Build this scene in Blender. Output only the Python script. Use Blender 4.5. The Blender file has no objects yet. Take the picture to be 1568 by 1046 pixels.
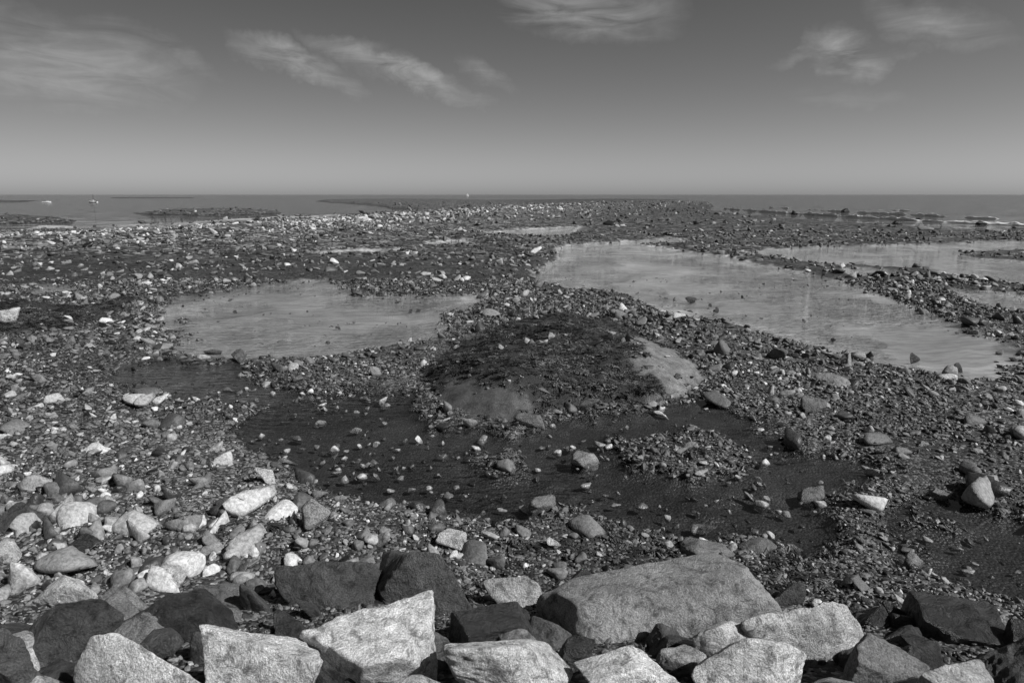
import bpy, math, numpy as np, time
from mathutils import Vector, Euler
T0=time.time()
rng=np.random.default_rng(7)
CAMH=4.0
# ---------------------------------------------------------------- image pixel to ground helper
# projects an image pixel through the camera into plan metres at height z
def S(x,y,z=0.0):
    t=(CAMH-z)/((y-298)*.0009355)
    return ((x-784)/1045*t,(0.9776+(523-y)*.0002014)*t)
def SP(pts,z=0.0): return np.array([S(*p) if len(p)==3 else S(p[0],p[1],z) for p in pts])
# ---------------------------------------------------------------- noise
def _h(ix,iy,iz,s):
    n=(ix.astype(np.int64)*374761393+iy.astype(np.int64)*668265263+iz.astype(np.int64)*1440662683+s*974634777)&0xffffffff
    n=((n^(n>>13))*1274126177)&0xffffffff
    n=(n^(n>>16))&0xffffff
    return n/float(0xffffff)
def vn2(x,y,s=0):
    ix=np.floor(x);iy=np.floor(y);fx=x-ix;fy=y-iy
    fx=fx*fx*(3-2*fx);fy=fy*fy*(3-2*fy);z=np.zeros_like(ix)
    a=_h(ix,iy,z,s);b=_h(ix+1,iy,z,s);c=_h(ix,iy+1,z,s);d=_h(ix+1,iy+1,z,s)
    return ((a*(1-fx)+b*fx)*(1-fy)+(c*(1-fx)+d*fx)*fy)*2-1
def fb2(x,y,o=3,s=0):
    r=0;a=1;t=0
    for i in range(o):
        r=r+a*vn2(x*2**i+i*17.3,y*2**i-i*9.1,s+i);t+=a;a*=.5
    return r/t
def vn3(p,s=0):
    i=np.floor(p);f=p-i;f=f*f*(3-2*f);r=0
    for dx in(0,1):
        for dy in(0,1):
            for dz in(0,1):
                w=(f[:,0] if dx else 1-f[:,0])*(f[:,1] if dy else 1-f[:,1])*(f[:,2] if dz else 1-f[:,2])
                r=r+w*_h(i[:,0]+dx,i[:,1]+dy,i[:,2]+dz,s)
    return r*2-1
def fb3(p,o=4,s=0,g=.5):
    r=0;a=1;t=0
    for i in range(o):
        r=r+a*vn3(p*2**i+i*13.7,s+i);t+=a;a*=g
    return r/t
def sst(a,b,x):
    t=np.clip((x-a)/(b-a),0,1);return t*t*(3-2*t)
def sd(px,py,poly,margin=1e9):
    out=np.full(px.shape,1e4)
    m=(px>poly[:,0].min()-margin)&(px<poly[:,0].max()+margin)&(py>poly[:,1].min()-margin)&(py<poly[:,1].max()+margin)
    x=px[m];y=py[m];d=np.full(x.shape,1e12);ins=np.zeros(x.shape,bool);n=len(poly)
    for i in range(n):
        ax,ay=poly[i];bx,by=poly[(i+1)%n];ex,ey=bx-ax,by-ay
        t=np.clip(((x-ax)*ex+(y-ay)*ey)/(ex*ex+ey*ey+1e-12),0,1)
        d=np.minimum(d,(x-ax-t*ex)**2+(y-ay-t*ey)**2)
        if ay!=by:
            c=((ay>y)!=(by>y))&(x<(bx-ax)*(y-ay)/(by-ay)+ax);ins^=c
    d=np.sqrt(d);out[m]=np.where(ins,-d,d);return out
def dline(px,py,l):
    d=np.full(px.shape,1e12)
    for i in range(len(l)-1):
        ax,ay=l[i];bx,by=l[i+1];ex,ey=bx-ax,by-ay
        t=np.clip(((px-ax)*ex+(py-ay)*ey)/(ex*ex+ey*ey),0,1)
        d=np.minimum(d,(px-ax-t*ex)**2+(py-ay-t*ey)**2)
    return np.sqrt(d)
# ---------------------------------------------------------------- plan of the shore, outlined in image pixels
POOLS=dict(
A=[(255,480),(290,455),(345,442),(420,435),(490,428),(520,440),(545,455),(580,455),(620,453),(700,450),(730,455),(715,470),(690,485),(680,500),(660,520),(590,535),(520,545),(440,548),(380,552),(330,548),(235,542),(262,520),(250,500)],
B=[(840,382),(900,375),(960,370),(1040,366),(1045,371),(990,375),(1030,383),(1100,394),(1160,406),(1200,416),(1260,427),(1320,441),(1370,460),(1420,480),(1470,496),(1520,520),(1535,545),(1525,580),(1460,575),(1400,565),(1340,552),(1290,542),(1240,524),(1170,508),(1110,494),(1050,483),(1020,475),(960,452),(900,445),(830,434),(815,425),(820,410),(845,395)],
C=[(1140,388),(1200,381),(1320,378),(1440,374),(1568,370),(1800,367),(1800,383),(1568,383),(1470,386),(1490,395),(1568,402),(1800,410),(1800,450),(1568,437),(1500,427),(1420,412),(1370,408),(1280,405),(1200,398)],
D=[(1280,412),(1350,412),(1365,420),(1320,425)],
E=[(1440,443),(1568,450),(1750,460),(1750,500),(1568,477),(1500,462)],
F=[(750,358),(800,352),(888,348),(890,360),(830,364),(760,362)],
G=[(655,372),(715,370),(710,377),(660,376)],
H=[(55,438),(125,436),(120,448),(65,450)],
I=[(490,388),(600,382),(590,388),(500,392)],
J=[(560,610),(620,600),(640,625),(700,655),(790,665),(840,645),(1000,622),(1040,615),(1100,625),(1170,650),(1200,690),(1280,700),(1340,720),(1300,760),(1290,820),(1250,850),(1130,830),(1050,830),(960,810),(880,775),(830,800),(740,800),(700,785),(560,765),(520,740),(450,715),(400,690),(350,650),(380,630),(470,615)],
K=[(1390,730),(1500,775),(1568,800),(1750,840),(1750,980),(1568,935),(1480,905),(1370,860),(1330,800)],
L=[(150,560),(250,550),(380,562),(400,590),(560,600),(440,620),(300,620),(180,600)])
PD={k:SP(v) for k,v in POOLS.items()}
DEPTH=dict(A=.11,B=.12,C=.25,D=.1,E=.15,F=.25,G=.2,H=.12,I=.15,J=.10,K=.07,L=.06)
SAND=dict(A=.85,B=1,C=1,D=1,E=1,F=1,G=1,H=.7,I=1,J=0,K=0,L=.12)
LAND=np.vstack([SP([(-400,366),(0,357),(150,353),(300,343),(440,335),(560,328),(650,324),(560,314),(470,309),(500,306),(640,305),(760,307),(900,304.5),(1050,305.5),(1075,309),(1110,317),(1090,321),(1140,327),(1250,337),(1400,347),(1568,355),(1900,370)]),[(400,-60),(-400,-60)]])
SPITS=[SP(p) for p in ([(-60,329),(60,332),(130,336),(110,341),(-60,345)],[(190,327),(260,321),(400,322),(440,327),(380,330),(230,330)],[(-60,306),(50,307.5),(40,310),(-60,310)],[(170,302.5),(290,302.5),(300,303.8),(170,303.8)],[(30,352),(100,348),(140,352),(100,357)])]
ISL=[SP([(930,670),(1060,650),(1150,680),(1140,735),(1060,730),(930,710)]),SP([(700,685),(790,690),(830,720),(740,730)])]
MOUND=SP([(630,590),(650,615),(700,640),(790,652),(850,635),(1000,615),(1080,595),(1065,550,.3),(1010,507,.45),(960,480,.5),(870,468,.5),(780,478,.5),(690,515,.3)])
BARE=[SP([(965,520),(1000,505),(1050,530),(1110,580),(1110,615),(1040,608),(1000,580),(975,545)],.35),SP([(620,600),(700,590),(760,605),(800,622),(850,636),(800,670),(690,665),(620,640)],.15)]
MOUND2=SP([(-60,455,.4),(60,450,.4),(110,462,.4),(150,450,.4),(195,437,.4),(205,460),(180,490),(120,508),(-60,525)])
BAR=SP([(-400,400),(-200,390),(0,384),(250,374),(450,362),(600,348),(700,337),(800,327),(900,317),(1050,309)])
FLAT=SP([(-300,362),(0,355),(200,350),(330,343),(470,335)])
BANK=SP([(-300,640),(0,640),(200,640),(380,700),(520,755),(700,800),(800,830),(760,900),(0,980),(-300,980)])
def height(X,Y):
    D=np.maximum(Y,2)
    w=.12+.018*D
    wx=X+w*fb2(X/(w*2.2),Y/(w*2.2),4,11)*1.3+w*.5*fb2(X/(w*.5),Y/(w*.5),2,13)
    wy=Y+w*fb2(X/(w*2.2)+40,Y/(w*2.2),4,12)*1.6+w*.7*fb2(X/(w*.5)+7,Y/(w*.5),2,14)
    h=.10+.05*fb2(X/3,Y/3,3,1)+.035*fb2(X/.7,Y/.7,3,2)+.015*fb2(X/.15,Y/.15,2,3)
    far=sst(28,70,Y)*sst(60,0,X);h=h+far*(.12+.22*fb2(X/9,Y/9,4,4))
    h=h+.22*sst(.3,-2.0,sd(wx,wy,BANK,6))
    db=dline(X,Y,BAR);h=h+(.75+.15*fb2(X/6,Y/6,2,77))*np.exp(-(db/(1.5+.085*D))**2)
    h=h+.25*sst(35,60,Y)*sst(20,-20,X)
    sand=.55*np.exp(-(dline(wx,wy,FLAT)/5)**2)
    for k,p in PD.items():
        d=sd(wx,wy,p,8);ww=.30+.016*D
        if k not in 'JKL': d=d-.5*ww
        m=sst(ww,-ww,d)
        if k in'JKL':
            for q in ISL: m=m*(1-.75*sst(.25,-.35,sd(wx,wy,q,3)))
            dep=-DEPTH[k]+.10*np.maximum(fb2(X/.6,Y/.6,3,21),-.2)
        else: dep=-DEPTH[k]*sst(0,-1.5-.04*D,d)-.02+.045*fb2(X/1.2,Y/1.2,4,22)
        h=h*(1-m)+dep*m
        sand=np.maximum(sand,SAND[k]*sst(ww*.1,-ww*1.0,d+.3*ww*fb2(X/.5,Y/.5,2,23)))
    dl=sd(wx,wy,LAND);dl2=np.full_like(dl,1e4)
    for q in SPITS: dl2=np.minimum(dl2,sd(wx,wy,q,60))
    sea=sst(-.03*D,.05*D,np.minimum(dl,dl2))
    hh=np.where(dl2<dl,.35+.3*fb2(X/7,Y/7,3,5),h)
    h=hh*(1-sea)+(-1.5)*sea
    dm=sd(X+.5*fb2(X,Y,4,31),Y+.6*fb2(X+9,Y,4,32),MOUND,4)
    mi=np.clip(-dm,0,10);mh=.60*(1-np.exp(-mi/.9))*sst(0,.25,mi)*(1+.28*fb2(X/1.7+3,Y/1.7,2,48))
    dm2=sd(X+.4*fb2(X/2,Y/2,3,33),Y+.4*fb2(X/2+9,Y/2,3,34),MOUND2,4)
    mi2=np.clip(-dm2,0,10);mh2=.6*(1-np.exp(-mi2/.9))*sst(0,.5,mi2)*(.75+.35*fb2(X/2.2,Y/2.2,2,91))
    bare=np.zeros_like(h)
    for q in BARE: bare=np.maximum(bare,sst(.15,-.2,sd(X+.6*fb2(X*1.5,Y*1.5,4,35),Y+.6*fb2(X*1.5+5,Y*1.5,4,36),q,3)))
    inm=sst(.1,-.15,dm);inm2=sst(.1,-.3,dm2)
    h=h*(1-inm*.8)+mh+inm*(1-bare)*(.06*fb2(X/.35,Y/.35,3,41)+.10*fb2(X/1.1,Y/1.1,3,42))+inm*.05*fb2(X/.5,Y/.9,5,47)
    h=h+mh2+.05*inm2*fb2(X/.4,Y/.4,3,43)
    weed=np.maximum(inm*(1-bare),inm2*.9)
    bare=bare*inm
    h=h+np.clip(.26*(6.3-Y+.25*fb2(X/1.2,Y/1.2,2,50)),0,1.2)
    return h,sand,weed,bare,np.minimum(dl,dl2)
# ---------------------------------------------------------------- materials
def newmat(n):
    m=bpy.data.materials.new(n);m.use_nodes=True;nt=m.node_tree;nt.nodes.clear();return m,nt
def N(nt,t,**k):
    n=nt.nodes.new(t)
    for a,b in k.items():
        if a=='inp':
            for i,v in b.items():
                if hasattr(v,'is_output'): nt.links.new(v,n.inputs[i])
                else: n.inputs[i].default_value=v
        else: setattr(n,a,b)
    return n
def M(nt,op,a,b=0.0,c=None,clamp=False):
    i={0:a,1:b}
    if c is not None:i[2]=c
    return N(nt,'ShaderNodeMath',operation=op,use_clamp=clamp,inp=i).outputs[0]
def mixf(nt,f,a,b): return M(nt,'ADD',M(nt,'MULTIPLY',a,M(nt,'SUBTRACT',1.0,f)),M(nt,'MULTIPLY',b,f))
def MR(nt,v,a,b,c=0.0,d=1.0): return N(nt,'ShaderNodeMapRange',inp={0:v,1:a,2:b,3:c,4:d}).outputs[0]
def noise(nt,v,sc,det=4,rough=.55,dist=0.): return N(nt,'ShaderNodeTexNoise',inp={'Vector':v,'Scale':sc,'Detail':det,'Roughness':rough,'Distortion':dist}).outputs['Fac']
def voro(nt,v,sc): 
    n=N(nt,'ShaderNodeTexVoronoi',inp={'Vector':v,'Scale':sc});return n.outputs['Distance'],n.outputs['Color']
# ground
gm,nt=newmat('beach_gravel_and_sand')
pos=N(nt,'ShaderNodeNewGeometry').outputs['Position']
sep=N(nt,'ShaderNodeSeparateXYZ',inp={0:pos});Z=sep.outputs[2]
def at(nm,t='GEOMETRY'): return N(nt,'ShaderNodeAttribute',attribute_name=nm,attribute_type=t).outputs['Fac']
sand,weed,bare,farr,brt=at('sand'),at('weed'),at('bare'),at('farr'),at('bright')
vp=N(nt,'ShaderNodeVectorMath',operation='SCALE',inp={0:pos,'Scale':mixf(nt,farr,26.0,3.0)}).outputs[0]
d1,c1=voro(nt,vp,1.0)
cv=M(nt,'POWER',N(nt,'ShaderNodeSeparateColor',inp={0:c1}).outputs[0],2.8)
fine=noise(nt,pos,55,2,.7)
big=noise(nt,pos,.35,4,.65)
gr=M(nt,'ADD',M(nt,'MULTIPLY',cv,.26),M(nt,'MULTIPLY',fine,.03))
gr=M(nt,'MULTIPLY',gr,MR(nt,big,.3,.7,.4,1.3))
gr=M(nt,'MULTIPLY',gr,brt)
wet=MR(nt,Z,.005,.06,1,0)
gr=M(nt,'MULTIPLY',gr,MR(nt,wet,0,1,1,.6))
mud=M(nt,'MULTIPLY',MR(nt,Z,-.06,-.005,.75,0),MR(nt,big,.25,.75,.7,1.1),clamp=True)
gr=mixf(nt,mud,gr,MR(nt,big,.3,.7,.03,.07))
# sand floor of the pools, water-surface ripple shading painted into its colour as bands
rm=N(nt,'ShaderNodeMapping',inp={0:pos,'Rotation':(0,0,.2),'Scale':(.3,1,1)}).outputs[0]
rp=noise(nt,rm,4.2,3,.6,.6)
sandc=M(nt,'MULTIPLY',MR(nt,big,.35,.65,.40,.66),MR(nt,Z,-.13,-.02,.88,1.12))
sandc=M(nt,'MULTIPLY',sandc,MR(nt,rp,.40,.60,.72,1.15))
sandc=M(nt,'MULTIPLY',sandc,MR(nt,sep.outputs[1],17,48,.88,1.2))
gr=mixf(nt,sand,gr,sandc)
gr=mixf(nt,weed,gr,MR(nt,fine,.35,.7,.008,.06))
bc=M(nt,'MULTIPLY',MR(nt,noise(nt,pos,4,8,.82),.38,.62,.08,.23),MR(nt,fine,.3,.7,.5,1.5))
bc=M(nt,'MULTIPLY',bc,MR(nt,sep.outputs[0],-.5,2.,.42,1.))
gr=mixf(nt,bare,gr,bc)
gr=M(nt,'MULTIPLY',gr,MR(nt,Z,-.9,-.25,.25,1))  # light absorbed by deep water, painted in as a darker seabed colour
col=N(nt,'ShaderNodeCombineColor',inp={0:gr,1:gr,2:gr}).outputs[0]
hh=M(nt,'MULTIPLY',d1,mixf(nt,farr,.022,.2))
hh=M(nt,'MULTIPLY',hh,M(nt,'SUBTRACT',1.0,M(nt,'MAXIMUM',M(nt,'MAXIMUM',sand,bare),weed)))
hh=M(nt,'SUBTRACT',M(nt,'MULTIPLY',fine,M(nt,'ADD',.01,M(nt,'MULTIPLY',weed,.03))),hh)
bmp=N(nt,'ShaderNodeBump',inp={'Strength':.9,'Distance':1.0,'Height':hh}).outputs[0]
bs=N(nt,'ShaderNodeBsdfPrincipled',inp={'Base Color':col,'Roughness':mixf(nt,wet,.8,.35),'Normal':bmp,'Specular IOR Level':.4})
nt.links.new(bs.outputs[0],N(nt,'ShaderNodeOutputMaterial').inputs[0])
# stones
def stonemat(name,inst):
    m,nt=newmat(name)
    g=N(nt,'ShaderNodeNewGeometry').outputs['Position'];z=N(nt,'ShaderNodeSeparateXYZ',inp={0:g}).outputs[2]
    t=N(nt,'ShaderNodeAttribute',attribute_name='tone',attribute_type='INSTANCER' if inst else 'OBJECT').outputs['Fac']
    oc=g
    if inst:
        n1=noise(nt,oc,24,3,.75)
        v=M(nt,'MULTIPLY',t,MR(nt,n1,.3,.7,.5,1.45));hgt=M(nt,'MULTIPLY',n1,.014)
    else:
        n1=noise(nt,oc,2.6,4,.7);n2=noise(nt,oc,75,2,.7);n3=noise(nt,oc,9,7,.74,.5)
        v=M(nt,'MULTIPLY',t,MR(nt,n1,.3,.7,.62,1.3))
        v=M(nt,'MULTIPLY',v,MR(nt,n2,.35,.65,.6,1.35))
        v=M(nt,'MULTIPLY',v,MR(nt,n3,.38,.50,.42,1.08))
        hgt=M(nt,'ADD',M(nt,'MULTIPLY',n2,.006),M(nt,'MULTIPLY',n3,.10))
    w=MR(nt,z,.01,.07,1,0);v=M(nt,'MULTIPLY',v,MR(nt,w,0,1,1,.6))
    c=N(nt,'ShaderNodeCombineColor',inp={0:v,1:v,2:v}).outputs[0]
    b=N(nt,'ShaderNodeBump',inp={'Strength':.85,'Distance':1.,'Height':hgt}).outputs[0]
    dark=mixf(nt,w,MR(nt,t,.04,.14,.36,.8),.28)
    p=N(nt,'ShaderNodeBsdfPrincipled',inp={'Base Color':c,'Roughness':dark,'Normal':b,'Specular IOR Level':.5})
    nt.links.new(p.outputs[0],N(nt,'ShaderNodeOutputMaterial').inputs[0]);return m
sm=stonemat('beach_stone',True);bm=stonemat('granite',False)
wm,nt=newmat('seaweed')
t=N(nt,'ShaderNodeAttribute',attribute_name='tone',attribute_type='INSTANCER').outputs['Fac']
c=N(nt,'ShaderNodeCombineColor',inp={0:t,1:t,2:t}).outputs[0]
p=N(nt,'ShaderNodeBsdfPrincipled',inp={'Base Color':c,'Roughness':.42,'Specular IOR Level':.4});nt.links.new(p.outputs[0],N(nt,'ShaderNodeOutputMaterial').inputs[0])
# water
wat,nt=newmat('sea_water')
g=N(nt,'ShaderNodeNewGeometry').outputs['Position']
sx=N(nt,'ShaderNodeSeparateXYZ',inp={0:g});Yp=sx.outputs[1]
mp=N(nt,'ShaderNodeMapping',inp={0:g,'Rotation':(0,0,.15),'Scale':(.35,1,1)}).outputs[0]
rip=M(nt,'MULTIPLY',noise(nt,mp,5.5,3,.6,.3),.05)
swl=M(nt,'MULTIPLY',noise(nt,mp,.3,4,.55,.3),.9)
calm=MR(nt,noise(nt,g,.2,2),.42,.58,.10,1)
h0=M(nt,'MULTIPLY',rip,M(nt,'MULTIPLY',calm,MR(nt,Yp,8,30,.25,1.6)))
h1=M(nt,'ADD',h0,M(nt,'MULTIPLY',swl,MR(nt,Yp,85,130)))
b=N(nt,'ShaderNodeBump',inp={'Strength':1.,'Distance':1.,'Height':h1}).outputs[0]
fr=N(nt,'ShaderNodeFresnel',inp={'IOR':1.33,'Normal':b}).outputs[0]
tr=N(nt,'ShaderNodeBsdfTransparent',inp={'Color':(.93,.93,.93,1)});gl=N(nt,'ShaderNodeBsdfGlossy',inp={'Color':(1,1,1,1),'Roughness':.03,'Normal':b})
mx=N(nt,'ShaderNodeMixShader',inp={0:fr,1:tr.outputs[0],2:gl.outputs[0]});nt.links.new(mx.outputs[0],N(nt,'ShaderNodeOutputMaterial').inputs[0])
def plain(n,v,r=.6):
    m,nt=newmat(n);g=N(nt,'ShaderNodeNewGeometry').outputs['Position']
    q=M(nt,'MULTIPLY',v,MR(nt,noise(nt,g,2,5,.7),.3,.7,.8,1.15));c=N(nt,'ShaderNodeCombineColor',inp={0:q,1:q,2:q}).outputs[0]
    p=N(nt,'ShaderNodeBsdfPrincipled',inp={'Base Color':c,'Roughness':r});nt.links.new(p.outputs[0],N(nt,'ShaderNodeOutputMaterial').inputs[0]);return m
foam=plain('foam',.8,.9);white=plain('white_paint',.6,.4);darkp=plain('dark_paint',.05,.5)
# ---------------------------------------------------------------- mesh helper
sc=bpy.context.scene
def mesh(name,V,F,mat,smooth=True,link=True,coll=None):
    V=np.asarray(V,np.float32);F=np.asarray(F,np.int32)
    me=bpy.data.meshes.new(name);k=F.shape[1]
    me.vertices.add(len(V));me.vertices.foreach_set('co',V.ravel())
    me.loops.add(F.size);me.loops.foreach_set('vertex_index',F.ravel())
    me.polygons.add(len(F));me.polygons.foreach_set('loop_start',np.arange(len(F),dtype=np.int32)*k)
    me.update(calc_edges=True)
    me.polygons.foreach_set('use_smooth',np.full(len(F),smooth))
    if mat: me.materials.append(mat)
    o=bpy.data.objects.new(name,me)
    if coll: coll.objects.link(o)
    elif link: sc.collection.objects.link(o)
    return o
def fattr(o,n,v,dom='POINT'):
    a=o.data.attributes.new(n,'FLOAT',dom);a.data.foreach_set('value',np.asarray(v,np.float32))
# ---------------------------------------------------------------- ground sheet
ys=[-30,-15,-5,0,2.0];y=2.8
while y<900: ys.append(y);y+=.04+.008*max(0,y-5)
ys+=[1200,3000,30000]
xs=[0.];x=0
while x<900: x+=.045+.012*x;xs.append(x)
xs+=[1500,4000,30000]
xs=np.array(sorted([-a for a in xs[1:]]+xs));ys=np.array(ys,float)
GX,GY=np.meshgrid(xs,ys);gx=GX.ravel();gy=GY.ravel()
h,sa,we,ba,dl=height(gx,gy)
h=np.where((np.abs(gx)>1000)|(gy>950),-1.5,h)
nx,ny=len(xs),len(ys)
ii=(np.arange(ny-1)[:,None]*nx+np.arange(nx-1)[None,:]).ravel()
g=mesh('beach_ground',np.stack([gx,gy,h],1),np.stack([ii,ii+1,ii+nx+1,ii+nx],1),gm)
fattr(g,'sand',sa);fattr(g,'weed',we);fattr(g,'bare',ba);fattr(g,'farr',sst(15,45,gy))
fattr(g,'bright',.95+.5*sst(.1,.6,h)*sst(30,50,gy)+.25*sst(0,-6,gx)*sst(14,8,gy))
R=30000
mesh('sea',[(-R,-20,0),(R,-20,0),(R,R,0),(-R,R,0)],[(0,1,2,3)],wat,False)
# ---------------------------------------------------------------- rocks
def ico(sub):
    import bmesh
    b=bmesh.new();bmesh.ops.create_icosphere(b,subdivisions=sub,radius=1)
    V=np.array([v.co[:] for v in b.verts]);F=np.array([[v.index for v in f.verts] for f in b.faces]);b.free();return V,F
ICO={k:ico(k) for k in(3,5,6)}
def rockshape(V,seed,planes=14,sharp=14,rough=.05,box=0.,lo=.62):
    r=np.random.default_rng(seed)
    n=r.normal(size=(planes,3));n/=np.linalg.norm(n,axis=1)[:,None];d=r.uniform(lo,1.,planes)
    if box>0:
        bn=np.array([(1,0,0),(-1,0,0),(0,1,0),(0,-1,0),(0,0,1),(0,0,-1)],float)+r.normal(size=(6,3))*.22
        bn/=np.linalg.norm(bn,axis=1)[:,None];n=np.vstack([bn,n]);d=np.concatenate([np.full(6,box)*r.uniform(.85,1.15,6),d*1.12])
    dot=np.maximum(V@n.T,1e-4)/d[None,:]
    rad=1/(np.sum(dot**sharp,1)**(1/sharp))
    P=V*rad[:,None]
    o=r.uniform(0,50,3)
    P=P*(1+rough*fb3(P*1.6+o,4,seed)[:,None]+rough*.35*fb3(P*7+o,3,seed+5)[:,None])
    return P
cc=bpy.data.collections.new('stone_shapes')
NV=15
for i in range(NV):
    V,F=ICO[3];rd=i%3
    P=rockshape(V,100+i,(10,14,18)[rd],(18,12,8)[rd],.10,0,.5)
    mesh('stone_%02d'%i,P,F,sm,True,coll=cc)
def scatter(name,pts,rot,scl,idx,tone,coll):
    me=bpy.data.meshes.new(name);me.vertices.add(len(pts));me.vertices.foreach_set('co',np.asarray(pts,np.float32).ravel())
    for nm,v in(('rot',rot),('scl',scl)):
        a=me.attributes.new(nm,'FLOAT_VECTOR','POINT');a.data.foreach_set('vector',np.asarray(v,np.float32).ravel())
    a=me.attributes.new('idx','INT','POINT');a.data.foreach_set('value',np.asarray(idx,np.int32))
    a=me.attributes.new('tone','FLOAT','POINT');a.data.foreach_set('value',np.asarray(tone,np.float32))
    o=bpy.data.objects.new(name,me);sc.collection.objects.link(o)
    ng=bpy.data.node_groups.new(name,'GeometryNodeTree')
    ng.interface.new_socket('Geometry',in_out='INPUT',socket_type='NodeSocketGeometry')
    ng.interface.new_socket('Geometry',in_out='OUTPUT',socket_type='NodeSocketGeometry')
    gi=ng.nodes.new('NodeGroupInput');go=ng.nodes.new('NodeGroupOutput');ip=ng.nodes.new('GeometryNodeInstanceOnPoints')
    ci=ng.nodes.new('GeometryNodeCollectionInfo');ci.inputs[0].default_value=coll;ci.inputs['Separate Children'].default_value=True;ci.inputs['Reset Children'].default_value=True
    def na(n,t):
        q=ng.nodes.new('GeometryNodeInputNamedAttribute');q.data_type=t;q.inputs[0].default_value=n;return q.outputs[0]
    e=ng.nodes.new('FunctionNodeEulerToRotation')
    L=ng.links.new
    L(gi.outputs[0],ip.inputs['Points']);L(ci.outputs[0],ip.inputs['Instance']);ip.inputs['Pick Instance'].default_value=True
    L(na('idx','INT'),ip.inputs['Instance Index']);L(na('rot','FLOAT_VECTOR'),e.inputs[0]);L(e.outputs[0],ip.inputs['Rotation'])
    L(na('scl','FLOAT_VECTOR'),ip.inputs['Scale']);L(ip.outputs[0],go.inputs[0])
    md=o.modifiers.new('instances','NODES');md.node_group=ng;return o
# y0,y1,min size,max size,count,kind
LAY=[(4.3,9,.028,.11,28000,'n'),(9,16,.045,.16,28000,'n'),(16,32,.08,.28,28000,'n'),(32,75,.16,.6,32000,'f'),(70,320,.4,1.1,16000,'f'),
     (5.2,9.0,.15,.46,1900,'bank'),(5.5,20,.10,.32,3000,'loose'),(20,45,.22,.55,1600,'loose'),(6,14,.07,.24,3800,'wetpool'),(16,34,.06,.24,3600,'inpool'),(11,20,.08,.3,1200,'mound'),(7,34,.26,.6,700,'loose')]
AP=[];AS=[];AT=[];AI=[]
for li,(y0,y1,s0,s1,n,kind) in enumerate(LAY):
    u=rng.random(n)
    Y=np.sqrt(y0**2+u*(y1**2-y0**2)) if li!=4 else y0*(y1/y0)**(u**.8)
    X=rng.uniform(-1,1,n)*(.80*Y+1.5)
    h,sa,we,ba,dl=height(X,Y)
    a=rng.random(n);s=s0*(1-a*(1-(s0/s1)**2.0))**(-1/2.0)
    cl=fb2(X/(.06*y1+.3),Y/(.06*y1+.3),3,200+li)
    keep=np.clip(.75+1.3*cl,.06,1)
    bank=sd(X,Y,BANK,2)<0
    db=dline(X,Y,BAR) if kind=='f' else None
    if kind=='bank': keep=np.where(bank,np.clip(.65+1.1*cl,.12,1)*(.15+.85*sst(8.8,7.2,Y))*(.2+.8*sst(-.5,-2.8,X)),.0)
    if kind=='loose': keep=np.clip(.45+1.6*cl,.08,1)
    if kind=='f': keep*=.22+.9*np.exp(-(db/(2+.1*Y))**2)
    keep=keep*np.clip(1+(h-.01)/.05,.03,1);keep=np.where(sa>.75,keep*.05,keep)
    if kind=='wetpool': keep=np.where((h<.0)&(sa<.2),np.clip(.16+1.4*cl,.07,.8),0)
    if kind=='inpool': keep=np.where(sa>.15,np.clip(.02+1.1*cl,.010,.5)+.2*(sa<.8),0)
    if kind=='mound': keep=(we+ba)*.14
    else: keep*=(1-.97*np.maximum(we,ba))
    keep=np.where((dl>-.5)&(h<.05)&(Y>60),0,keep)
    if li==4: keep*=sst(40,-10,X-Y*.25)*.9+.1
    k=(rng.random(n)<keep)
    X,Y,h,s,bank=X[k],Y[k],h[k],s[k],bank[k];m=len(X)
    z=h+s*.12
    base=np.where(bank,.10+.04*sst(9.0,7.,Y),.070)
    if kind=='f':
        db=db[k];base=.07+.14*np.exp(-(db/(2+.09*Y))**2)*sst(40,0,X)
    if kind=='bank': base=(.12+.08*sst(8,6.3,Y))*(.7+.3*sst(-1,-4,X))
    if kind=='loose': base=np.where(X<0,.16,.14)
    if kind=='wetpool': base=.27+0*X;z=np.maximum(h,-.04)+s*.2
    if kind=='inpool': base=.06+0*X;z=np.maximum(h,-.05)+s*.1
    tn=np.clip(base*np.exp(rng.normal(0,.82,m)),.012,.55)
    AP.append(np.stack([X,Y,z],1));AT.append(tn)
    AI.append(rng.integers(0,5,m)*3+rng.integers(1,3,m) if kind=='bank' else rng.integers(0,NV,m))
    fl=.2 if kind=='bank' else 0
    AS.append(np.stack([s*.5*rng.uniform(.85,1.2,m),s*.5*rng.uniform(.65,1,m),s*.5*rng.uniform(.45+fl,.85+fl*.3,m)],1))
AP=np.vstack(AP);AS=np.vstack(AS);AT=np.concatenate(AT);AI=np.concatenate(AI);m=len(AP);print('stones',m,time.time()-T0)
rot=np.stack([rng.normal(0,.3,m),rng.normal(0,.3,m),rng.uniform(0,6.28,m)],1)
scatter('beach_pebbles',AP,rot,AS,AI,AT,cc)
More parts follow.
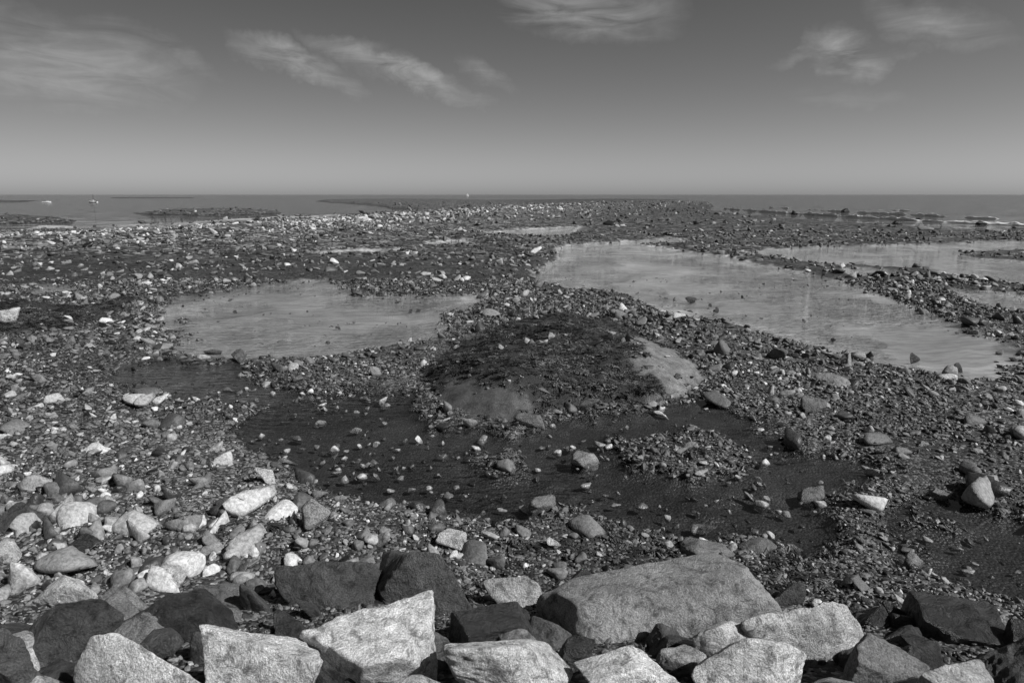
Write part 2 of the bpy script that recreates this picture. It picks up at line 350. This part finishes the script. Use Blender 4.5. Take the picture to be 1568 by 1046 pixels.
# seaweed tufts
wcx=bpy.data.collections.new('seaweed_shapes')
for i in range(6):
    r=np.random.default_rng(500+i);V=[];F=[]
    for b_ in range(16):
        a=r.uniform(0,6.28);x0,y0=r.normal(0,.3,2);L=r.uniform(.5,1.1);wd=r.uniform(.04,.1);cv=r.normal(0,.8);z=r.uniform(.05,.22)
        px,py=x0,y0;base=len(V)
        for j in range(6):
            aa=a+cv*j/5;nxv,nyv=-math.sin(aa),math.cos(aa);ww=wd*(1-.5*abs(j/2.5-1))*r.uniform(.6,1.4);zz=z*math.sin(math.pi*min(1,.25+j/7))+r.uniform(0,.05)
            tl=r.normal(0,.03)
            V+= [(px+nxv*ww,py+nyv*ww,zz+tl),(px-nxv*ww,py-nyv*ww,zz-tl)]
            px+=math.cos(aa)*L/5;py+=math.sin(aa)*L/5
        for j in range(5):
            q=base+2*j;F.append((q,q+1,q+3,q+2))
    mesh('seaweed_%d'%i,V,F,wm,True,coll=wcx)
n=48000
Y=rng.uniform(11,26,n);X=rng.uniform(-20,7,n);h,sa,we,ba,dl=height(X,Y)
k=rng.random(n)<we*np.clip(.7+.9*fb2(X/.8,Y/.8,3,300),.1,1);X,Y,h=X[k],Y[k],h[k]
n2=9000;Y2=rng.uniform(6,34,n2);X2=rng.uniform(-1,1,n2)*(.8*Y2);h2,sa2,we2,ba2,_=height(X2,Y2)
k2=(fb2(X2/2.5,Y2/1.8,3,310)>.25)&(h2>0)&(sa2<.2)&(ba2<.2);X=np.r_[X,X2[k2]];Y=np.r_[Y,Y2[k2]];h=np.r_[h,h2[k2]];m=len(X)
s=rng.uniform(.06,.17,m)
wt=.048*np.exp(rng.normal(0,.6,m)+1.1*fb2(X/.9,Y/.9,3,410))
scatter('seaweed',np.stack([X,Y,h-.005],1),np.stack([rng.normal(0,.15,m),rng.normal(0,.15,m),rng.uniform(0,6.28,m)],1),np.stack([s,s,s*rng.uniform(.5,1,m)],1),rng.integers(0,6,m),np.clip(wt,.01,.16),wcx)
# individual rocks
def rockverts(sx,sy,sz,rz,seed,planes,sharp,rough,box,lo,sub,tilt):
    V,F=ICO[sub];P=rockshape(V,seed,planes,sharp,rough,box,lo)
    P=P/np.abs(P).max(0)*np.array([sx,sy,sz])/2
    P=P*(1+.018*fb3(P*9,4,seed+9,.65)[:,None]/max(.3,min(sx,1)))
    R=np.array(Euler((tilt[0],tilt[1],rz)).to_matrix());return P@R.T,F
def rock(name,X,Y,Z,sx,sy,sz,rz,tone,seed,planes=10,sharp=30,rough=.05,box=0.,lo=.62,sub=5,tilt=(0,0)):
    P,F=rockverts(sx,sy,sz,rz,seed,planes,sharp,rough,box,lo,sub,tilt)
    o=mesh(name,P,F,bm);o.location=(X,Y,Z);o['tone']=float(tone);return o
def to_pixels(P):   # inverse of S : image pixels of world points
    dz=P[:,2]-CAMH;f=.9776*P[:,1]-.2105*dz;u=.2105*P[:,1]+.9776*dz
    return 784+1045*P[:,0]/f,523-1045*u/f
# the large split block: an explicit eight-cornered form with a ridge, rounded and roughened
def splitblock(seed):
    V,F=ICO[6]
    n=np.array([(0,.18,1),(-.10,-.75,.62),(-1,-.15,.12),(1,.1,.15),(0,1,.1),(0,-1,.02),(0,0,-1),(-.75,-.55,.35),(.6,-.5,.6),(-.5,.6,.7)],float);n/=np.linalg.norm(n,axis=1)[:,None]
    d=np.array([.42,.47,.95,1.02,.5,.50,.45,.88,.92,.82])
    dot=np.maximum(V@n.T,1e-4)/d;P=V*(1/(np.sum(dot**50,1)**(1/50)))[:,None]
    P=P*(1+.05*fb3(P*2.2+seed,4,seed)[:,None]+.035*fb3(P*6+seed,4,seed+3)[:,None]);return P,F
# image-pixel extents of the revetment blocks: left,right,top,bottom,centre height,tone,yaw,box,seed
HERO=[(818,1200,846,1030,.45,.27,.36,.60,3),(445,672,903,1110,.75,.66,.5,.72,4),(305,495,955,1110,.9,.68,.2,.74,5),(112,315,968,1110,.95,.66,.1,0,6),
(0,190,916,1040,.6,.055,.3,0,60),(198,374,900,1015,.5,.03,.2,0,8),(420,582,858,965,.3,.07,.1,0,9),(578,748,842,990,.35,.08,-.6,0,10),
(685,828,920,1025,.5,.04,.2,.7,11),(678,878,978,1090,.85,.60,.2,0,12),(878,1055,988,1090,.9,.64,.1,.7,13),(1060,1165,950,1045,.75,.52,.7,0,14),
(1058,1235,976,1100,.95,.62,.3,0,15),(1134,1330,920,1060,.65,.46,-.2,0,16),(1288,1424,968,1090,.8,.18,.2,.7,17),(1365,1552,904,1030,.5,.04,-.5,.7,18),
(1398,1527,1008,1100,.95,.36,.3,0,19),(1472,1602,960,1090,.85,.10,.2,0,20),(-40,84,768,850,.2,.08,.2,0,21),(140,200,757,815,.15,.45,.2,0,22),
(50,150,880,935,.35,.55,.2,0,23),(225,287,862,912,.3,.5,.2,0,24),(102,198,816,890,.2,.045,.2,0,61),(-25,36,826,880,.25,.45,.2,0,26),
(1040,1150,822,862,.12,.16,.2,0,27),(1130,1190,822,858,.1,.14,.5,0,28),(150,234,893,950,.35,.2,.2,0,29),(293,377,892,945,.3,.14,.2,0,30),
(366,434,893,960,.3,.08,.2,0,31),(738,830,880,935,.3,.42,.2,0,32),(820,902,868,940,.3,.06,.2,0,33),(622,692,966,1050,.7,.1,.2,0,34),
(1288,1374,926,990,.4,.05,.2,0,35),(-50,52,960,1060,.7,.09,.2,0,36),(-12,127,1008,1100,.9,.09,.2,0,62),(288,352,966,1040,.6,.06,.2,0,38),(848,912,972,1050,.7,.05,.2,0,39),
(1002,1082,986,1050,.7,.32,.2,0,40),(1373,1452,980,1050,.75,.05,.2,0,41),(1180,1234,890,940,.25,.06,.2,0,42),(1528,1602,946,1030,.6,.04,.1,0,43),(600,720,1032,1110,1.0,.4,.1,0,44),(440,560,1045,1130,1.05,.1,.1,0,46),(1220,1340,1036,1120,1.,.25,.1,0,47),(1353,1427,938,1000,.4,.04,.2,0,50),(568,642,872,930,.25,.06,.2,0,52),(418,482,932,1000,.45,.05,.2,0,53),(188,282,960,1030,.7,.06,.4,0,63)]
r=np.random.default_rng(77)
for (xa,xb,ya,yb,z,tone,yaw,box,seed) in HERO:
    w=xb-xa;x=(xa+xb)/2;y=(ya+yb)/2
    X,Y=S(x,y,z);t=(CAMH-z)/((y-298)*.0009355);W=w*t/1045;Hh=(yb-ya)*t/1045
    big_=w>300
    tl=(r.normal(0,.14),r.normal(0,.14))
    if big_:
        P,F=splitblock(5);P=P*(W/2);P=P@np.array(Euler((0,-.05,.34)).to_matrix()).T
    else: P,F=rockverts(W,W*.68,Hh*1.1,yaw,seed,7 if box else 13,40 if box else (20 if w>90 else 11),.10,box,.56,6 if w>120 else 5,tl)
    loc=np.array([X,Y,z])
    for it in range(5):   # scale and shift block until its projection fits its image-pixel extents
        sxx,syy=to_pixels(P+loc);cw=sxx.max()-sxx.min();ch=syy.max()-syy.min()
        P=P*np.array([w/cw,min(1.03,max(.92,((yb-ya)/ch)**.5)),min(1.3,max(.85,(yb-ya)/ch))])
        sxx,syy=to_pixels(P+loc);tt=np.hypot(loc[1],CAMH-loc[2])/1045
        loc[0]+=(x-(sxx.max()+sxx.min())/2)*tt
        loc[2]-=(y-(syy.max()+syy.min())/2)*tt*.6;loc[1]-=(y-(syy.max()+syy.min())/2)*tt*.6
    o=mesh('granite_boulder',P,F,bm);o.location=loc;o['tone']=float(tone)
r=np.random.default_rng(5)
for i in range(120):
    X=r.uniform(-6.5,6.5);Y=r.uniform(2.3,5.6);z=float(height(np.array([X]),np.array([Y]))[0][0])
    s=r.uniform(.3,.62);rock('granite_boulder',X,Y,z-.02,s,s*.85,s*.8,r.uniform(0,6),r.choice([.04,.05,.07,.1,.18,.4]),900+i,13,14,.10,0,.6,5,tilt=(r.normal(0,.3),r.normal(0,.3)))
MID=[(1058,458,18,10,.04),(1097,474,10,6,.04),(1232,490,8,6,.4),(1400,548,16,18,.05),(1465,562,16,14,.04),(548,450,16,8,.1),(252,505,20,8,.35),(328,535,28,12,.12),(367,545,26,26,.12),(15,502,34,24,.5),(380,572,14,6,.25),(812,648,44,22,.16),(895,628,36,20,.12),(895,703,40,24,.25),(1058,590,36,16,.16),(1238,755,44,26,.18),(1210,833,34,14,.2),(1080,800,32,20,.18),(828,772,42,46,.18),(695,842,42,30,.5),(740,780,14,14,.2),(415,747,40,36,.5),(485,822,46,46,.3),(400,795,24,26,.45),(1440,755,40,18,.18),(1265,583,60,26,.2),(1240,628,40,22,.15),(575,575,18,16,.25),(1190,548,30,18,.13),(435,705,30,12,.25),(850,845,24,14,.4),(1395,857,30,28,.2),(1160,765,26,10,.3),(490,645,18,10,.4),(388,630,16,8,.45),(545,655,16,8,.35),(1215,326,10,6,.03),(1293,323,16,6,.03),(1345,333,14,5,.03),(1375,341,16,6,.03),(1440,344,10,5,.03),(1500,342,16,6,.03),(1550,347,14,6,.03),(1405,336,10,5,.03),(1168,319,8,4,.03)]
for i,(x,y,w,hp,tone) in enumerate(MID):
    X,Y=S(x,y+hp*.3,0);t=CAMH/((y+hp*.3-298)*.0009355)
    z=float(height(np.array([X]),np.array([Y]))[0][0]);z=max(z,-.05)
    W=w*t/1045;Hh=hp*t/1045
    rock('shore_rock',X,Y,z+Hh*.33,W*1.1,W*.85,Hh*1.25,r.uniform(-.5,.5),tone,1500+i,12,14,.10,0,.55,5)
# ---------------------------------------------------------------- breakers
def breaker(pts,hw,seed,thr=-.1):
    l=SP(pts);V=[];F=[];seg=np.linalg.norm(np.diff(l,axis=0),axis=1);T=np.r_[0,np.cumsum(seg)];n=int(T[-1]/.5)
    tt=np.linspace(0,T[-1],n);X=np.interp(tt,T,l[:,0]);Y=np.interp(tt,T,l[:,1]);Y=Y+1.5*fb2(tt/9,tt*0,3,seed)
    on=fb2(tt/7,tt*0+3,3,seed+1);amp=np.clip((on-thr)*2.2,0,1)*hw*(.6+.5*fb2(tt/1.1,tt*0,3,seed+2))
    K=9
    for i in range(n):
        for j in range(K):
            a=j/(K-1);V.append((X[i],Y[i]+(a-.5)*amp[i]*9+.8*vn2(np.array([tt[i]/1.3]),np.array([a*4.]),seed)[0]*amp[i],-.05+amp[i]*math.sin(math.pi*a)*(1+.35*vn2(np.array([tt[i]*1.5]),np.array([a*5.]),seed+4)[0])))
    for i in range(n-1):
        if amp[i]<=.02: continue
        for j in range(K-1):
            q=i*K+j;F.append((q,q+K,q+K+1,q+1))
    if F: mesh('breaking_wave',V,F,foam)
breaker([(1110,320),(1180,325),(1280,331),(1400,338),(1568,345),(1700,351)],.60,1,-.5)
breaker([(1180,318),(1300,325),(1450,332),(1620,339)],.55,2,-.2)
breaker([(1200,326),(1330,334),(1440,340),(1600,348)],.4,3,-.35)
breaker([(1300,320),(1450,325),(1600,330)],.45,4,.0)
breaker([(-40,318),(60,319),(200,318),(330,315)],.2,5,.2)
# ---------------------------------------------------------------- boats
def boat(name,x,y,L,mast,sail=False,rz=0):
    X,Y=S(x,y,0);root=bpy.data.objects.new(name,None);sc.collection.objects.link(root);root.location=(X,Y,0);root.rotation_euler=(0,0,rz)
    V=[];F=[];K=9;n=11
    for i in range(n):
        a=i/(n-1)*2-1;wd=L*.17*(1-max(0,a)**2.2)*(1-.15*(a<0)*abs(a));sh=L*.13*(1+.5*max(0,a)**2)
        for j in range(K):
            th=math.pi*j/(K-1);V.append((a*L/2*(1+.06*abs(math.cos(th))*(a>0)),wd*math.cos(th),sh-(sh+L*.04)*math.sin(th)**.7))
    for i in range(n-1):
        for j in range(K-1):
            q=i*K+j;F.append((q,q+1,q+K+1,q+K))
        q=i*K;F.append((q,q+K,q+K+K-1,q+K-1))
    F.append((0,K//3,2*K//3,K-1))
    hull=mesh('hull',V,F,white);hull.parent=root
    def bx(nm,c,s,mt,tp=1.):
        v=[(c[0]+a*s[0]*(tp if d>0 else 1),c[1]+b*s[1]*(tp if d>0 else 1),c[2]+d*s[2]) for d in(-1,1) for a,b in((-1,-1),(1,-1),(1,1),(-1,1))]
        o=mesh(nm,v,[(0,3,2,1),(4,5,6,7),(0,1,5,4),(1,2,6,5),(2,3,7,6),(3,0,4,7)],mt,False);o.parent=root
    if not sail:
        bx('cabin',(L*.08,0,L*.2),(L*.15,L*.1,L*.09),white,.85);bx('windows',(L*.08,0,L*.225),(L*.153,L*.103,L*.025),darkp,.93)
    if mast:
        bx('mast',(-L*.05,0,mast/2+.3),(.07,.07,mast/2),darkp);bx('boom',(-L*.2,0,L*.3),(L*.17,.05,.05),darkp)
    if sail:
        o=mesh('sail',[(-.02*L,.05,L*.25),(-L*.42,.35,L*.25),(-.02*L,.05,mast)],[(0,1,2)],white,False);o.parent=root
        o=mesh('jib',[(.02*L,.05,mast*.9),(L*.45,.1,L*.18),(.05*L,.3,L*.2)],[(0,1,2)],white,False);o.parent=root
boat('motorboat',72,311,3.8,0,rz=.1);boat('fishing_boat',143,310.5,4.8,3.6,rz=2.9);boat('sailboat',716,300.5,6,7,True,rz=.4)
# ---------------------------------------------------------------- light
el,az=math.radians(43),math.radians(120)   # azimuth clockwise from +Y
sv=Vector((math.sin(az)*math.cos(el),math.cos(az)*math.cos(el),math.sin(el)))
sl=bpy.data.lights.new('sun','SUN');sl.energy=5.0;sl.angle=math.radians(.5);sl.color=(1,1,1)
so=bpy.data.objects.new('sun',sl);so.rotation_euler=(-sv).to_track_quat('-Z','Y').to_euler();sc.collection.objects.link(so)
w=bpy.data.worlds.new('World');sc.world=w;w.use_nodes=True;nt=w.node_tree;nt.nodes.clear()
sky=N(nt,'ShaderNodeTexSky',sky_type='NISHITA',sun_disc=False,sun_elevation=el,sun_rotation=az,altitude=0,dust_density=.6,air_density=1.0,ozone_density=1.0)
red=N(nt,'ShaderNodeSeparateColor',inp={0:sky.outputs[0]}).outputs[0]   # red-filter monochrome
red=M(nt,'MULTIPLY',M(nt,'POWER',red,1.26),.70)
tc=N(nt,'ShaderNodeTexCoord').outputs['Generated'];sp=N(nt,'ShaderNodeSeparateXYZ',inp={0:tc})
hor=M(nt,'SQRT',M(nt,'ADD',M(nt,'MULTIPLY',sp.outputs[0],sp.outputs[0]),M(nt,'MULTIPLY',sp.outputs[1],sp.outputs[1])))
A=M(nt,'ARCTAN2',sp.outputs[0],sp.outputs[1]);E=M(nt,'ARCTAN2',sp.outputs[2],hor)
ae=N(nt,'ShaderNodeCombineXYZ',inp={0:A,1:E}).outputs[0]
wn=N(nt,'ShaderNodeTexNoise',inp={'Vector':ae,'Scale':9.,'Detail':5,'Roughness':.65})
wv=N(nt,'ShaderNodeVectorMath',operation='SCALE',inp={0:N(nt,'ShaderNodeVectorMath',operation='SUBTRACT',inp={0:wn.outputs['Color'],1:(.5,.5,.5)}).outputs[0],'Scale':.09}).outputs[0]
ae2=N(nt,'ShaderNodeVectorMath',operation='ADD',inp={0:ae,1:wv}).outputs[0]
st=N(nt,'ShaderNodeMapping',inp={0:ae,2:(0,0,.33),3:(9,40,1)}).outputs[0]
sn=MR(nt,noise(nt,st,1.0,6,.6,.8),.32,.70,.0,1)
def AE(x,y):
    u=(x-784)/1045;v=(523-y)/1045;f=.9776+v*.2105;up=-.2105+v*.9776
    return math.atan2(u,f),math.atan2(up,math.hypot(u,f))
tot=None
for (x0,y0,x1,y1,wd,k) in [(-160,50,270,115,32,.75),(190,50,330,108,9,.35),(365,55,545,140,13,.9),(490,65,725,160,13,.95),(740,-14,1020,16,26,.85),(1240,70,1350,100,20,1.),(1190,100,1390,72,8,.5),(1330,-10,1540,60,16,.45),(700,92,790,138,9,.35),(1220,150,1380,165,8,.15),(520,95,585,66,9,.5)]:
    a0,e0=AE(x0,y0);a1,e1=AE(x1,y1);L=math.hypot(a1-a0,e1-e0);th=math.atan2(e1-e0,a1-a0)
    mp=N(nt,'ShaderNodeMapping',vector_type='TEXTURE',inp={0:ae2,1:((a0+a1)/2,(e0+e1)/2,0),2:(0,0,th),3:(L*.65,wd/1045*2.,1)})
    gsp=N(nt,'ShaderNodeTexGradient',gradient_type='SPHERICAL',inp={0:mp.outputs[0]}).outputs[1]
    val=M(nt,'MULTIPLY',MR(nt,gsp,0,.9),k)
    tot=val if tot is None else M(nt,'MAXIMUM',tot,val)
fin=M(nt,'ADD',red,M(nt,'MULTIPLY',M(nt,'MULTIPLY',tot,sn),5.2))
fin=M(nt,'MULTIPLY',fin,MR(nt,A,-.7,.7,.86,1.25))
cb=N(nt,'ShaderNodeCombineColor',inp={0:fin,1:fin,2:fin}).outputs[0]
bg=N(nt,'ShaderNodeBackground',inp={0:cb,1:.056});nt.links.new(bg.outputs[0],N(nt,'ShaderNodeOutputWorld').inputs[0])
# ---------------------------------------------------------------- camera
cd=bpy.data.cameras.new('camera');cd.lens=24;cd.sensor_width=36;cd.clip_end=60000;cd.clip_start=.05
co=bpy.data.objects.new('camera',cd);co.location=(0,0,CAMH);co.rotation_euler=(math.radians(90-12.15),0,0);sc.collection.objects.link(co);sc.camera=co
sc.view_settings.view_transform='Standard';sc.view_settings.look='None';sc.view_settings.exposure=0
print('done',time.time()-T0)
